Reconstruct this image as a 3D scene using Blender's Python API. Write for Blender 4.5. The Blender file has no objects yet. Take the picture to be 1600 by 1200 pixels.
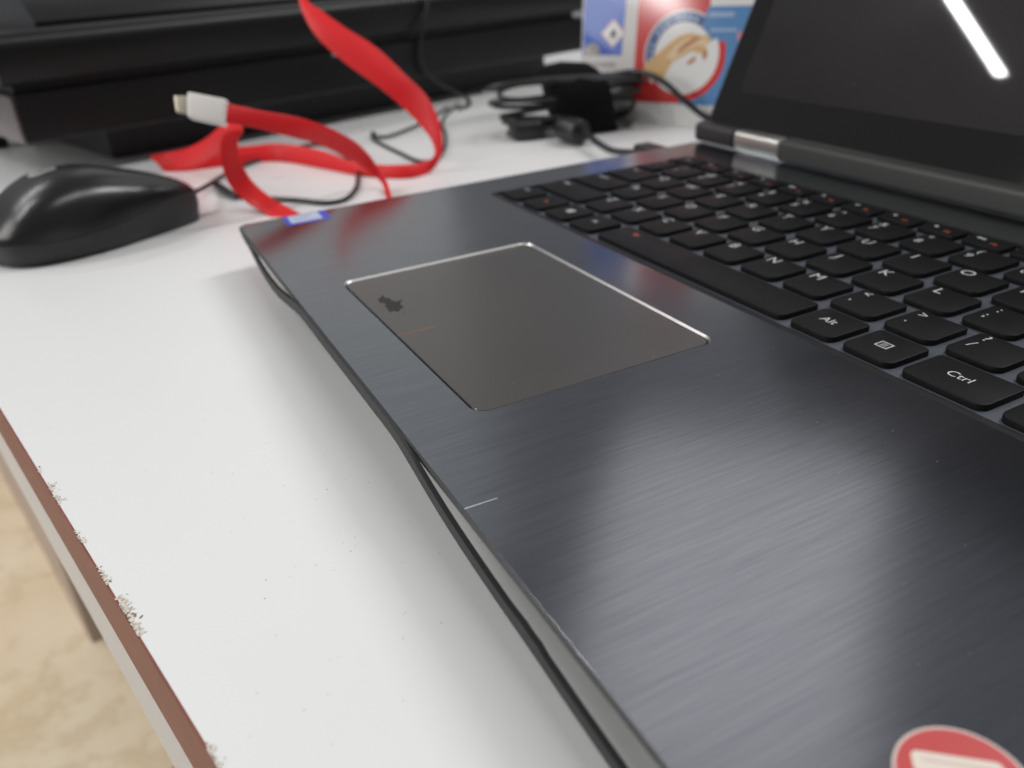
import bpy, bmesh, math, random
from mathutils import Vector, Matrix
random.seed(7)
S = bpy.context.scene
COL = S.collection
Z0 = 770.0                      # laptop deck is 770 mm above the floor; all numbers below are millimetres

def V(x, y, z):
    return Vector((x / 1000, y / 1000, (z + Z0) / 1000))

# ------------------------------------------------------------------ camera
CR = ((0.46493718, 0.88360272, -0.05549465), (0.38825917, -0.25982546, -0.88416375), (-0.79566842, 0.3895343, -0.46386938))
CX, CF = (336.303, -163.225, 95.511), 1290.3
cd = bpy.data.cameras.new('camera')
cam = bpy.data.objects.new('camera', cd)
COL.objects.link(cam)
M = Matrix(((CR[0][0], -CR[1][0], -CR[2][0], 0), (CR[0][1], -CR[1][1], -CR[2][1], 0), (CR[0][2], -CR[1][2], -CR[2][2], 0), (0, 0, 0, 1)))
M.translation = V(*CX)
cam.matrix_world = M
cd.sensor_width = 36
cd.lens = CF / 1600 * 36
cd.clip_start = 0.005
cd.clip_end = 100
cd.dof.use_dof = True
cd.dof.focus_distance = 0.190
cd.dof.aperture_fstop = 13.5
S.camera = cam

# ------------------------------------------------------------------ room light and added fill
w = bpy.data.worlds.new('World')
S.world = w
w.use_nodes = True
w.node_tree.nodes['Background'].inputs[0].default_value = (0.93, 0.95, 1.0, 1)
w.node_tree.nodes['Background'].inputs[1].default_value = 0.21
DD = Vector((0.97724, 0.212135, 0))        # along the desk edge
NN = Vector((-0.212135, 0.97724, 0))       # into the desk

def tube_lamp(x0, y0, x1, y1, z, power, wd=0.05):
    a, b = V(x0, y0, z), V(x1, y1, z)
    l = bpy.data.lights.new('ceiling_or_fill_tube', 'AREA')
    l.shape = 'RECTANGLE'
    l.size = (b - a).length
    l.size_y = wd
    l.energy = power
    l.color = (1.0, 0.992, 0.975)
    o = bpy.data.objects.new('ceiling_or_fill_tube', l)
    COL.objects.link(o)
    o.location = (a + b) / 2
    o.rotation_euler = (0, 0, math.atan2(b.y - a.y, b.x - a.x))
    return o

TUBES = [(-1722, -2011, -2020, -850, 1900, 16),
         (330, 950, 80, 2110, 1900, 27),
         (750, -250, 500, 910, 1900, 9),
         (-560, -2300, -810, -1140, 1900, 18),  # added front tube, brightens the floor and the gap under the deck
         (480, -7900, 1130, -9200, 1900, 70, 0.2)]
for t in TUBES:
    tube_lamp(*t)

def added_soft_panel(az, dist, z, wd, ht, power, col):
    """large dim light panel added for reflections or fill, turned to the laptop"""
    l = bpy.data.lights.new('added_soft_panel', 'AREA')
    l.shape = 'RECTANGLE'
    l.size, l.size_y, l.energy, l.color = wd, ht, power, col
    o = bpy.data.objects.new('added_soft_panel', l)
    COL.objects.link(o)
    a = math.radians(az)
    o.location = V(180 + 1000 * dist * math.sin(a), -80 + 1000 * dist * math.cos(a), z)
    o.rotation_euler = (V(180, -80, 0) - o.location).to_track_quat('-Z', 'Y').to_euler()
added_soft_panel(-45, 2.4, 2350, 1.10, 1.5, 4.3, (1.0, 0.98, 0.96))  # added to give the bright band reflected in the deck
added_soft_panel(-78, 2.6, 1300, 1.05, 1.5, 1.45, (0.97, 1.0, 0.93))  # added to grey the reflection on the deck's left
added_soft_panel(-161, 2.6, 1000, 1.6, 1.2, 26, (1.0, 0.98, 0.95))  # added front fill for carton, red cable and desk under the edge
S.view_settings.view_transform = 'Standard'
S.view_settings.look = 'None'
S.view_settings.exposure = 0.06
S.view_settings.gamma = 1
S.render.engine = 'CYCLES'

# ------------------------------------------------------------------ helpers
def ray(u, v):
    a, b = (u - 800) / CF, (v - 600) / CF
    return Vector([CR[0][i] * a + CR[1][i] * b + CR[2][i] for i in range(3)])
CV = Vector(CX)
def onz(u, v, z):                # pixel ray meets a horizontal plane (mm)
    d = ray(u, v)
    return CV + d * ((z - CV.z) / d.z)
def ondepth(u, v, t):            # pixel ray at a depth along the optical axis (mm)
    return CV + ray(u, v) * t
def onplane(u, v, P, n):
    d = ray(u, v)
    return CV + d * ((Vector(P) - CV).dot(n) / d.dot(n))
def depth(P):
    return Vector(CR[2]).dot(Vector(P) - CV)
def W(p):
    return V(p[0], p[1], p[2])

def tag(o, label=None, cat=None, group=None, kind=None):
    if label: o['label'] = label
    if cat: o['category'] = cat
    if group: o['group'] = group
    if kind: o['kind'] = kind
    return o
def empty(name, loc):
    o = bpy.data.objects.new(name, None)
    COL.objects.link(o)
    o.location = loc
    o.empty_display_size = 0.02
    return o
def link(name, me, mat, parent=None):
    o = bpy.data.objects.new(name, me)
    if mat and not me.materials:
        me.materials.append(mat)
    COL.objects.link(o)
    if parent:
        o.parent = parent
        pl = parent
        off = Vector((0, 0, 0))
        while pl:
            off += pl.location
            pl = pl.parent
        o.location = -off
    return o
def done(name, bm, mat, parent=None, smooth=None):
    bmesh.ops.recalc_face_normals(bm, faces=bm.faces)
    me = bpy.data.meshes.new(name)
    bm.to_mesh(me)
    bm.free()
    if smooth is not None:
        me.polygons.foreach_set('use_smooth', [True] * len(me.polygons))
        me.set_sharp_from_angle(angle=math.radians(smooth))
    return link(name, me, mat, parent)

def rrect(x0, x1, y0, y1, r, n=6, rs=None):
    rs = rs or (r, r, r, r)      # front-left, front-right, back-right, back-left
    out = []
    for (cx, cy, a0, q) in ((x0, y0, 180, rs[0]), (x1, y0, 270, rs[1]), (x1, y1, 0, rs[2]), (x0, y1, 90, rs[3])):
        ox = cx + (q if cx == x0 else -q)
        oy = cy + (q if cy == y0 else -q)
        for i in range(n + 1):
            a = math.radians(a0 + 90 * i / n)
            out.append((ox + q * math.cos(a), oy + q * math.sin(a)))
    return out
def loft(bm, loops, close_ends=True, cyclic=True):
    rows = [[bm.verts.new(W(p)) for p in L] for L in loops]
    n = len(rows[0])
    for a, b in zip(rows, rows[1:]):
        for i in range(n if cyclic else n - 1):
            j = (i + 1) % n
            bm.faces.new((a[i], a[j], b[j], b[i]))
    if close_ends:
        bm.faces.new(list(reversed(rows[0])))
        bm.faces.new(rows[-1])
    return rows
def flat_fill(bm, loops, z):
    ed = []
    for L in loops:
        vs = [bm.verts.new(W((p[0], p[1], z))) for p in L]
        ed += [bm.edges.new((vs[i], vs[(i + 1) % len(vs)])) for i in range(len(vs))]
    bmesh.ops.triangle_fill(bm, use_beauty=True, edges=ed)
def box(bm, o, ax, ay, az, bev=0, seg=2):
    """box from corner o spanned by three mm vectors"""
    o = Vector(o); ax = Vector(ax); ay = Vector(ay); az = Vector(az)
    c = [o, o + ax, o + ax + ay, o + ay]
    vs = [bm.verts.new(W(p)) for p in c] + [bm.verts.new(W(p + az)) for p in c]
    fs = [(0, 3, 2, 1), (4, 5, 6, 7), (0, 1, 5, 4), (1, 2, 6, 5), (2, 3, 7, 6), (3, 0, 4, 7)]
    nf = [bm.faces.new([vs[i] for i in f]) for f in fs]
    if bev:
        es = list({e for f in nf for e in f.edges})
        bmesh.ops.bevel(bm, geom=es, offset=bev / 1000, segments=seg, profile=0.5, affect='EDGES')
def spline(P, n=8):
    P = [Vector(p) for p in P]
    out = []
    for i in range(len(P) - 1):
        p0 = P[i - 1] if i else P[0] * 2 - P[1]
        p1, p2 = P[i], P[i + 1]
        p3 = P[i + 2] if i + 2 < len(P) else P[-1] * 2 - P[-2]
        for k in range(n):
            t = k / n
            out.append(0.5 * ((2 * p1) + (-p0 + p2) * t + (2 * p0 - 5 * p1 + 4 * p2 - p3) * t * t + (-p0 + 3 * p1 - 3 * p2 + p3) * t ** 3))
    out.append(P[-1])
    return out
def sweep(bm, pts, r, seg=10, cyclic=False):
    """tube along mm points; r a number or a list"""
    n = len(pts)
    up = Vector((0.13, 0.2, 1))
    loops = []
    prev = None
    for i, p in enumerate(pts):
        t = (pts[(i + 1) % n] - pts[i - 1]) if cyclic else (pts[min(i + 1, n - 1)] - pts[max(i - 1, 0)])
        t.normalize()
        if prev is None:
            a = t.cross(up)
        else:
            a = prev - t * prev.dot(t)
        a.normalize()
        prev = a
        b = t.cross(a)
        rr = r[i] if isinstance(r, list) else r
        loops.append([p + (a * math.cos(2 * math.pi * k / seg) + b * math.sin(2 * math.pi * k / seg)) * rr for k in range(seg)])
    if cyclic:
        loops.append(loops[0])
    loft(bm, loops, close_ends=not cyclic)
    if cyclic:
        bmesh.ops.remove_doubles(bm, verts=bm.verts, dist=1e-6)
def ribbon(bm, A, B, th):
    """flat cable between two mm rails, with thickness"""
    loops = []
    n = len(A)
    for i in range(n):
        t = (A[min(i + 1, n - 1)] + B[min(i + 1, n - 1)] - A[max(i - 1, 0)] - B[max(i - 1, 0)]).normalized()
        wv = (B[i] - A[i])
        nn = t.cross(wv).normalized() * th / 2
        e = wv.normalized() * min(th * 0.45, wv.length * 0.3)
        loops.append([A[i] + e - nn, A[i] - nn * 0.4, A[i] + nn * 0.4, A[i] + e + nn, B[i] - e + nn, B[i] + nn * 0.4, B[i] - nn * 0.4, B[i] - e - nn])
    loft(bm, loops)

# ------------------------------------------------------------------ materials
def mat(name, col, rough=0.5, metal=0.0, spec=0.5, coat=0.0, **k):
    m = bpy.data.materials.new(name)
    m.use_nodes = True
    b = m.node_tree.nodes['Principled BSDF']
    b.inputs['Base Color'].default_value = (*col, 1)
    b.inputs['Roughness'].default_value = rough
    b.inputs['Metallic'].default_value = metal
    b.inputs['Specular IOR Level'].default_value = spec
    b.inputs['Coat Weight'].default_value = coat
    b.inputs['Coat Roughness'].default_value = 0.05
    return m
class NT:
    def __init__(self, m):
        self.t = m.node_tree
        self.b = self.t.nodes['Principled BSDF']
    def n(self, kind, **k):
        nd = self.t.nodes.new(kind)
        for a, v in k.items():
            if a.startswith('i_'):
                nd.inputs[a[2:].replace('_', ' ')].default_value = v
            else:
                setattr(nd, a, v)
        return nd
    def l(self, a, b):
        self.t.links.new(a, b)
    def coords(self, scale, kind='Position'):
        g = self.n('ShaderNodeNewGeometry')
        mp = self.n('ShaderNodeMapping')
        mp.inputs['Scale'].default_value = scale
        self.l(g.outputs['Position'], mp.inputs['Vector'])
        return mp.outputs['Vector']
    def noise(self, vec, scale, detail=4, rough=0.55):
        nd = self.n('ShaderNodeTexNoise')
        nd.inputs['Scale'].default_value = scale
        nd.inputs['Detail'].default_value = detail
        nd.inputs['Roughness'].default_value = rough
        self.l(vec, nd.inputs['Vector'])
        return nd.outputs['Fac']
    def ramp(self, fac, stops):
        r = self.n('ShaderNodeValToRGB')
        e = r.color_ramp.elements
        while len(e) < len(stops):
            e.new(0.5)
        for q, (p, c) in zip(e, stops):
            q.position = p
            q.color = (*c, 1) if len(c) == 3 else c
        self.l(fac, r.inputs['Fac'])
        return r.outputs['Color']
    def mrange(self, fac, lo, hi, a=0.0, b=1.0):
        r = self.n('ShaderNodeMapRange')
        r.inputs['From Min'].default_value = a
        r.inputs['From Max'].default_value = b
        r.inputs['To Min'].default_value = lo
        r.inputs['To Max'].default_value = hi
        self.l(fac, r.inputs['Value'])
        return r.outputs['Result']
    def bump(self, h, strength, dist):
        b = self.n('ShaderNodeBump')
        b.inputs['Strength'].default_value = strength
        b.inputs['Distance'].default_value = dist
        self.l(h, b.inputs['Height'])
        self.l(b.outputs['Normal'], self.b.inputs['Normal'])

# brushed, anodised blue-grey metal: grain runs front to back
m_deck = mat('brushed_metal', (0.12, 0.125, 0.14), 0.36, 1.0)
T = NT(m_deck)
g1 = T.noise(T.coords((7000, 70, 1)), 1.0, 2, 0.6)
g2 = T.noise(T.coords((1500, 25, 1)), 1.0, 2, 0.5)
g3 = T.noise(T.coords((18, 14, 1)), 1.0, 3, 0.5)
mx = T.n('ShaderNodeMath', operation='MULTIPLY_ADD'); T.l(g2, mx.inputs[0]); mx.inputs[1].default_value = 0.35; T.l(g1, mx.inputs[2])
T.l(T.ramp(mx.outputs[0], [(0.40, (0.20, 0.210, 0.238)), (0.95, (0.30, 0.311, 0.342))]), T.b.inputs['Base Color'])
T.l(T.mrange(g3, 0.15, 0.20, 0.3, 0.7), T.b.inputs['Roughness'])
T.b.inputs['Anisotropic'].default_value = 0.6
tn = T.n('ShaderNodeTangent', direction_type='UV_MAP', uv_map='UVMap')
T.l(tn.outputs[0], T.b.inputs['Tangent'])
T.bump(g1, 0.04, 0.00002)

m_well = mat('well_metal', (0.075, 0.083, 0.10), 0.4, 0.0)
m_key = mat('key_plastic', (0.007, 0.007, 0.0075), 0.5, 0, 0.14)
T = NT(m_key)
nz = T.noise(T.coords((2600, 2600, 2600)), 1, 2)
T.bump(nz, 0.12, 0.00004)
T.l(T.mrange(T.noise(T.coords((60, 60, 60)), 1, 3), 0.42, 0.55, 0.3, 0.7), T.b.inputs['Roughness'])
m_white = mat('legend_white', (0.50, 0.52, 0.51), 0.6)
m_orange = mat('legend_orange', (0.50, 0.10, 0.03), 0.6)
m_pad = mat('trackpad_surface', (0.050, 0.046, 0.043), 0.28, 0.0, 1.0)
T = NT(m_pad)
T.l(T.mrange(T.noise(T.coords((25, 25, 25)), 1, 2), 0.24, 0.28, 0.3, 0.7), T.b.inputs['Roughness'])
T.bump(T.noise(T.coords((5000, 5000, 5000)), 1, 1), 0.05, 0.00003)
m_smudge = mat('worn_mark', (0.014, 0.0135, 0.013), 0.5)
m_trim = mat('polished_chamfer', (0.60, 0.59, 0.57), 0.32, 1.0)
m_silver = mat('silver_hinge', (0.70, 0.69, 0.64), 0.28, 1.0)
m_black = mat('black_plastic', (0.012, 0.012, 0.013), 0.38)
m_bar = mat('hinge_bar_plastic', (0.045, 0.047, 0.043), 0.5, 0.2)
m_cap = mat('hinge_cap_plastic', (0.02, 0.02, 0.022), 0.4)
m_rubber = mat('rubber', (0.032, 0.033, 0.033), 0.62, 0, 0.35)
T = NT(m_rubber); T.bump(T.noise(T.coords((900, 900, 900)), 1, 3), 0.25, 0.0002)
m_glass = mat('screen_glass', (0.010, 0.0078, 0.0068), 0.32, 0, 0.08, 1.0)
m_glass.node_tree.nodes['Principled BSDF'].inputs['Coat Roughness'].default_value = 0.025
T = NT(m_glass)
T.l(T.mrange(T.noise(T.coords((14, 14, 30)), 1, 3), 0.26, 0.42, 0.35, 0.75), T.b.inputs['Roughness'])
m_bezel = mat('bezel_black', (0.010, 0.009, 0.0085), 0.06)
m_gloss = mat('glossy_black', (0.010, 0.010, 0.0105), 0.27, 0, 0.5, 0.0)
m_matte = mat('matte_black', (0.016, 0.016, 0.017), 0.48)
m_device = mat('device_black', (0.006, 0.006, 0.0063), 0.38, 0, 0.28)
T = NT(m_device); T.bump(T.noise(T.coords((1500, 1500, 1500)), 1, 2), 0.1, 0.0001)
m_gun = mat('device_side', (0.20, 0.165, 0.16), 0.25, 0.8)
m_cable = mat('cable_black', (0.014, 0.015, 0.016), 0.36)
m_strap = mat('strap_fabric', (0.006, 0.006, 0.0065), 0.95, 0, 0.15)
T = NT(m_strap); T.bump(T.noise(T.coords((1800, 1800, 1800)), 1, 3), 0.6, 0.0006)
m_red = mat('red_cable', (0.72, 0.016, 0.02), 0.5, 0, 0.3)
T = NT(m_red); T.l(T.mrange(T.noise(T.coords((60, 60, 60)), 1, 3), 0.45, 0.58, 0.3, 0.7), T.b.inputs['Roughness'])
m_plug = mat('white_plug', (0.74, 0.70, 0.66), 0.38)
m_tip = mat('plug_tip', (0.66, 0.60, 0.48), 0.35, 0.7)
m_logo = mat('logo_silver', (0.42, 0.43, 0.43), 0.35, 0.6)
m_logod = mat('logo_dark', (0.10, 0.10, 0.105), 0.4, 0.3)

m_desk = mat('white_laminate', (0.76, 0.755, 0.74), 0.34, 0, 0.5)
T = NT(m_desk)
vo = T.n('ShaderNodeTexVoronoi'); vo.inputs['Scale'].default_value = 1.0; vo.inputs['Randomness'].default_value = 1.0
T.l(T.coords((260, 260, 1)), vo.inputs['Vector'])
d1 = T.mrange(vo.outputs['Distance'], 0.75, 0.0, 0.02, 0.065)
msk = T.mrange(T.noise(T.coords((46, 46, 1)), 1, 4, 0.7), 0, 1, 0.55, 0.62)
mu = T.n('ShaderNodeMath', operation='MULTIPLY'); mu.use_clamp = True
T.l(d1, mu.inputs[0]); T.l(msk, mu.inputs[1])
blot = T.ramp(T.noise(T.coords((9, 9, 1)), 1, 2, 0.5), [(0.3, (0.775, 0.775, 0.768)), (0.7, (0.795, 0.795, 0.788))])
mc = T.n('ShaderNodeMixRGB'); T.l(mu.outputs[0], mc.inputs['Fac']); T.l(blot, mc.inputs['Color1']); mc.inputs['Color2'].default_value = (0.16, 0.15, 0.13, 1)
T.l(mc.outputs[0], T.b.inputs['Base Color'])
T.l(T.mrange(T.noise(T.coords((20, 20, 20)), 1, 2), 0.25, 0.34, 0.1, 0.9), T.b.inputs['Roughness'])
T.bump(T.noise(T.coords((1400, 1400, 1400)), 1, 2), 0.10, 0.00012)
m_band = mat('brown_edge_band', (0.215, 0.078, 0.055), 0.5)
T = NT(m_band); T.l(T.ramp(T.noise(T.coords((120, 120, 500)), 1, 4), [(0.3, (0.185, 0.052, 0.038)), (0.7, (0.245, 0.074, 0.054))]), T.b.inputs['Base Color'])
m_apron = mat('white_panel', (0.66, 0.65, 0.65), 0.45)
m_side = mat('beige_panel', (0.46, 0.37, 0.31), 0.6)
m_chip = mat('particle_board', (0.40, 0.34, 0.25), 0.9)
T = NT(m_chip); T.l(T.ramp(T.noise(T.coords((1600, 1600, 1600)), 1, 3), [(0.36, (0.34, 0.27, 0.20)), (0.55, (0.72, 0.67, 0.58))]), T.b.inputs['Base Color'])
m_chipd = mat('chip_dark', (0.20, 0.15, 0.11), 0.9)
m_tile = mat('marble_tile', (0.55, 0.45, 0.30), 0.3)
T = NT(m_tile)
wv = T.noise(T.coords((5, 7, 5)), 1, 8, 0.62)
vein = T.noise(T.coords((3.2, 2.2, 3)), 1, 6, 0.7)
base = T.ramp(wv, [(0.25, (0.74, 0.60, 0.41)), (0.5, (0.80, 0.68, 0.50)), (0.75, (0.84, 0.75, 0.59))])
vf = T.ramp(vein, [(0.465, (0, 0, 0)), (0.497, (0.55, 0.55, 0.55)), (0.53, (0, 0, 0))])
mc = T.n('ShaderNodeMixRGB'); T.l(vf, mc.inputs['Fac']); T.l(base, mc.inputs['Color1']); mc.inputs['Color2'].default_value = (0.62, 0.48, 0.29, 1)
T.l(mc.outputs[0], T.b.inputs['Base Color'])
m_grout = mat('grout', (0.30, 0.22, 0.12), 0.8)
m_board = mat('carton_white', (0.74, 0.72, 0.70), 0.10, 0, 0.5, 0.0)
def ink(n, c): return mat(n, c, 0.10, 0, 0.5, 0.0)
i_red = ink('ink_red', (0.56, 0.045, 0.04))
i_navy = ink('ink_navy', (0.055, 0.095, 0.24))
i_blue = ink('ink_blue', (0.10, 0.24, 0.46))
i_dblue = ink('ink_deep_blue', (0.05, 0.13, 0.52))
i_white = ink('ink_white', (0.74, 0.73, 0.71))
i_tan = ink('ink_tan', (0.62, 0.40, 0.18))
i_tan2 = ink('ink_pale_tan', (0.72, 0.54, 0.36))
i_brown = ink('ink_brown', (0.46, 0.20, 0.09))
i_grey = ink('ink_grey', (0.36, 0.35, 0.34))
i_pale = ink('ink_pale_blue', (0.32, 0.42, 0.58))
i_black = ink('ink_black', (0.04, 0.04, 0.04))
i_pink = ink('ink_pink', (0.62, 0.26, 0.30))

# ------------------------------------------------------------------ floor
E0 = Vector((63.84, -205.32, 0))           # a point of the desk edge (z apart)
def desk(a, b, z):                         # desk frame: along, into, height (mm)
    p = E0 + DD * a + NN * b
    return Vector((p.x, p.y, z))
bm = bmesh.new()
box(bm, desk(-5400, -2200, -790), DD * 7200, NN * 5200, (0, 0, 16))
floor = done('floor', bm, m_grout)
floor['kind'] = 'structure'
tile_me = None
for i in range(-4, 3):
    for j in range(-1, 3):
        a0, b0 = -1443 + 900 * i, -598 + 900 * j
        if tile_me is None:
            bm = bmesh.new()
            box(bm, (2 - Z0 * 0, 2, -Z0 - 4), (896, 0, 0), (0, 896, 0), (0, 0, 4), 0.8, 2)
            t = done('tile', bm, m_tile, floor)
            tile_me = t.data
        else:
            t = link('tile', tile_me, m_tile, floor)
        p = desk(a0, b0, 0)
        t.location = (p.x / 1000, p.y / 1000, 0)
        t.rotation_euler.z = math.atan2(DD.y, DD.x)

# ------------------------------------------------------------------ desk
TT = -20.0                                 # table top level
dk = empty('desk', W(desk(-500, 300, -Z0)))
tag(dk, 'white laminate desk with chipped brown edge band, standing on beige marble tiles', 'desk')
bm = bmesh.new()
box(bm, desk(-1700, 0.0, TT - 25), DD * 2400, NN * 760, (0, 0, 25), 0.15, 1)
done('desk_top', bm, m_desk, dk)
bm = bmesh.new()
box(bm, desk(-1700, -0.5, TT - 25.2), DD * 2400, NN * 0.6, (0, 0, 25.0))
done('edge_band', bm, m_band, dk)
bm = bmesh.new()
box(bm, desk(-1690, 1.6, TT - 77), DD * 2380, NN * 18, (0, 0, 51.6), 0.8, 1)
done('apron', bm, m_apron, dk)
bm = bmesh.new()
box(bm, desk(-1690, 50, -Z0 + 0.2), DD * 850, NN * 560, (0, 0, Z0 - 47), 1, 1)
done('cabinet', bm, m_side, dk)
bm = bmesh.new()
box(bm, desk(640, 30, -Z0 + 0.2), DD * 22, NN * 700, (0, 0, Z0 - 47), 1, 1)
done('end_panel', bm, m_apron, dk)
# chipped spots along the edge
def chip_patch(px, length, depth_, n, seed):
    rnd = random.Random(seed)
    c = onz(px[0], px[1], TT)
    a0 = (c - E0).dot(DD)
    A, B = bmesh.new(), bmesh.new()
    for k in range(n):
        a = a0 + (rnd.random() - 0.5) * length
        b = -0.3 + abs(rnd.gauss(0, 0.34)) * depth_
        r = rnd.uniform(0.15, 0.5)
        ang = rnd.random() * 6.28
        loop = []
        st = rnd.uniform(0.9, 1.9)
        for q in range(7):
            t_ = 6.283 * q / 7
            rr = r * rnd.uniform(0.75, 1.15)
            x, y = rr * math.cos(t_) * st, rr * math.sin(t_) * 0.6
            loop.append(desk(a + x * math.cos(ang) - y * math.sin(ang), max(b + x * math.sin(ang) + y * math.cos(ang), -0.4), TT + 0.02 + 0.01 * (k % 5)))
        tgt = B if rnd.random() < 0.12 else A
        top = [p + Vector((0, 0, rnd.uniform(0.01, 0.05))) for p in loop]
        try:
            loft(tgt, [loop, top])
        except ValueError:
            pass
    o = done('chipped_spot', A, m_chip, dk); o['kind'] = 'stuff'
    o2 = done('dark_chip', B, m_chipd, dk); o2['kind'] = 'stuff'
chip_patch((200, 962), 15, 2.4, 110, 1)
chip_patch((164, 897), 8, 1.6, 32, 2)
chip_patch((128, 838), 7, 1.8, 26, 3)
chip_patch((86, 770), 12, 2.6, 30, 4)
chip_patch((338, 1178), 6, 1.6, 34, 5)
chip_patch((62, 735), 4, 1.6, 8, 6)

bm = bmesh.new()
rd = random.Random(31)
for k in range(110):
    u, v = (rd.gauss(520, 90), rd.gauss(830, 110)) if k < 70 else (rd.uniform(60, 700), rd.uniform(480, 1190))
    c = onz(u, v, TT + 0.01)
    if (c - E0).dot(NN) < 3: continue
    q_, an = rd.uniform(0.04, 0.11), rd.random() * 3.14
    st_ = rd.choice((1, 1, 1, 1.6, 3.0))
    L = []
    for j in range(6):
        x, y = q_ * st_ * math.cos(j * 1.047) * rd.uniform(.7, 1.2), q_ * math.sin(j * 1.047) * rd.uniform(.7, 1.2)
        L.append(c + Vector((x * math.cos(an) - y * math.sin(an), x * math.sin(an) + y * math.cos(an), 0)))
    loft(bm, [L, [p + Vector((0, 0, q_ * .6)) for p in L]])
o = done('crumbs', bm, mat('crumb_grey', (0.36, 0.35, 0.33), 0.9), dk); o['kind'] = 'stuff'

# ------------------------------------------------------------------ laptop
lap = empty('laptop', V(150, 10, TT))
tag(lap, 'dark brushed metal convertible laptop open on the white desk, rubber edge strip hanging loose', 'laptop')
X0, X1, Y0, Y1 = -19.0, 321.0, -114.5, 131.0
TX0, TX1, TY0, TY1 = 75.0, 181.5, -97.2, -25.4
WX0, WX1, WY0, WY1 = 4.9, 288.5, -6.6, 104.4
def uvxy(o):
    me = o.data
    uv = me.uv_layers.new(name='UVMap')
    for lp in me.loops:
        co = me.vertices[lp.vertex_index].co
        uv.data[lp.index].uv = (co.y * 3, -co.x * 3)
    return o
def skew(L):                     # the swollen case leaves the front edge slightly out of square
    return [(x, y - (x - 120) * 0.0115) if y < -60 else (x, y) for x, y in L]
outer = skew(rrect(X0 + .34, X1 - .34, Y0 + .34, Y1 - .34, 4.3, 6))
outer_i = skew(rrect(X0 + .42, X1 - .42, Y0 + .42, Y1 - .42, 4.2, 6))
tp = rrect(TX0, TX1, TY0, TY1, 4.5, 6)
wl = rrect(WX0, WX1, WY0, WY1, 2.5, 6)
bm = bmesh.new()
flat_fill(bm, [outer_i, tp, wl], 0)
r1 = [(p[0], p[1], 0) for p in outer_i]; r2 = [(p[0], p[1], -0.06) for p in outer]; r3 = [(p[0], p[1], -0.1) for p in outer]
loft(bm, [r1, r2, r3], close_ends=False)
bmesh.ops.remove_doubles(bm, verts=bm.verts, dist=1e-6)
deck = uvxy(done('deck', bm, m_deck, lap))
bm = bmesh.new()
rim = skew(rrect(X0, X1, Y0, Y1, 4.5, 6))
loft(bm, [[(p[0], p[1], -0.08) for p in outer], [(p[0], p[1], -0.3) for p in rim], [(p[0], p[1], -1.7) for p in rim]], close_ends=False)
done('deck_rim', bm, m_black, lap)
# keyboard well
wi = rrect(WX0 + .1, WX1 - .1, WY0 + 4.9, WY1 - .1, 2, 6)
bm = bmesh.new()
loft(bm, [[(p[0], p[1], 0) for p in wl], [(p[0], p[1], -0.25) for p in wl], [(p[0], p[1], -1.55) for p in wi]], close_ends=False)
done('well_ledge', bm, m_cap, lap)  # dark plastic colour stands in for the slope reflecting dark surroundings
bm = bmesh.new()
flat_fill(bm, [wi], -1.5)
done('keyboard_well', bm, m_well, lap)
# trackpad trim and pad
ti = rrect(TX0 + .5, TX1 - .5, TY0 + .5, TY1 - .5, 4.1, 6)
bm = bmesh.new()
loft(bm, [[(p[0], p[1], 0) for p in tp], [(p[0], p[1], -0.6) for p in ti], [(p[0], p[1], -2.0) for p in ti]], close_ends=False)
done('trackpad_trim', bm, m_trim, lap)
bm = bmesh.new()
g = 0.42
pa = rrect(TX0 + .5 + g, TX1 - .5 - g, TY0 + .5 + g, TY1 - .5 - g, 3.7, 6)
pb = rrect(TX0 + .7 + g, TX1 - .7 - g, TY0 + .7 + g, TY1 - .7 - g, 3.5, 6)
loft(bm, [[(p[0], p[1], -1.9) for p in pa], [(p[0], p[1], -0.55) for p in pa], [(p[0], p[1], -0.35) for p in pb]])
pad = done('trackpad', bm, m_pad, lap)
bm = bmesh.new()
flat_fill(bm, [rrect(TX0 + .5, TX1 - .5, TY0 + .5, TY1 - .5, 3, 3)], -1.95)
done('trackpad_tray', bm, m_black, lap)
def decal(name, loops, z, m, parent, th=0.03):
    bm = bmesh.new()
    for L in loops:
        try:
            loft(bm, [[(p[0], p[1], z) for p in L], [(p[0], p[1], z + th) for p in L]])
        except ValueError:
            pass
    return done(name, bm, m, parent)
ca, cb = onz(622, 525, -.35), onz(683, 513, -.35)
decal('centre_mark', [[(ca.x - .22, ca.y), (ca.x + .22, ca.y), (ca.x + .22, cb.y), (ca.x - .22, cb.y)]], -0.345, mat('faint_red', (0.30, 0.085, 0.05), 0.5), pad, 0.02)
sm = [(748, 566), (762, 556), (774, 543), (784, 556), (803, 557), (818, 568), (838, 574), (868, 562), (856, 580), (860, 592), (878, 600), (858, 608), (846, 623), (826, 617), (806, 624), (796, 606), (782, 598), (790, 586), (772, 578), (764, 583), (758, 572)]
blobs = [[onz(340 + x / 3, 280 + y / 3, -.35)[:2] for x, y in sm]]
rnd = random.Random(11)
for k in range(9):
    c = onz(rnd.uniform(588, 634), rnd.uniform(460, 494), -.35)
    blobs.append([(c.x + .3 * rnd.uniform(.5, 1.3) * math.cos(6.283 * q / 7), c.y + .3 * rnd.uniform(.4, 1.0) * math.sin(6.283 * q / 7)) for q in range(7)])
bm = bmesh.new()
for i, L in enumerate(blobs):
    loft(bm, [[(p[0], p[1], -0.346) for p in L], [(p[0], p[1], -0.335 + 0.0006 * i) for p in L]])
done('worn_mark', bm, m_smudge, pad)
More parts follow.
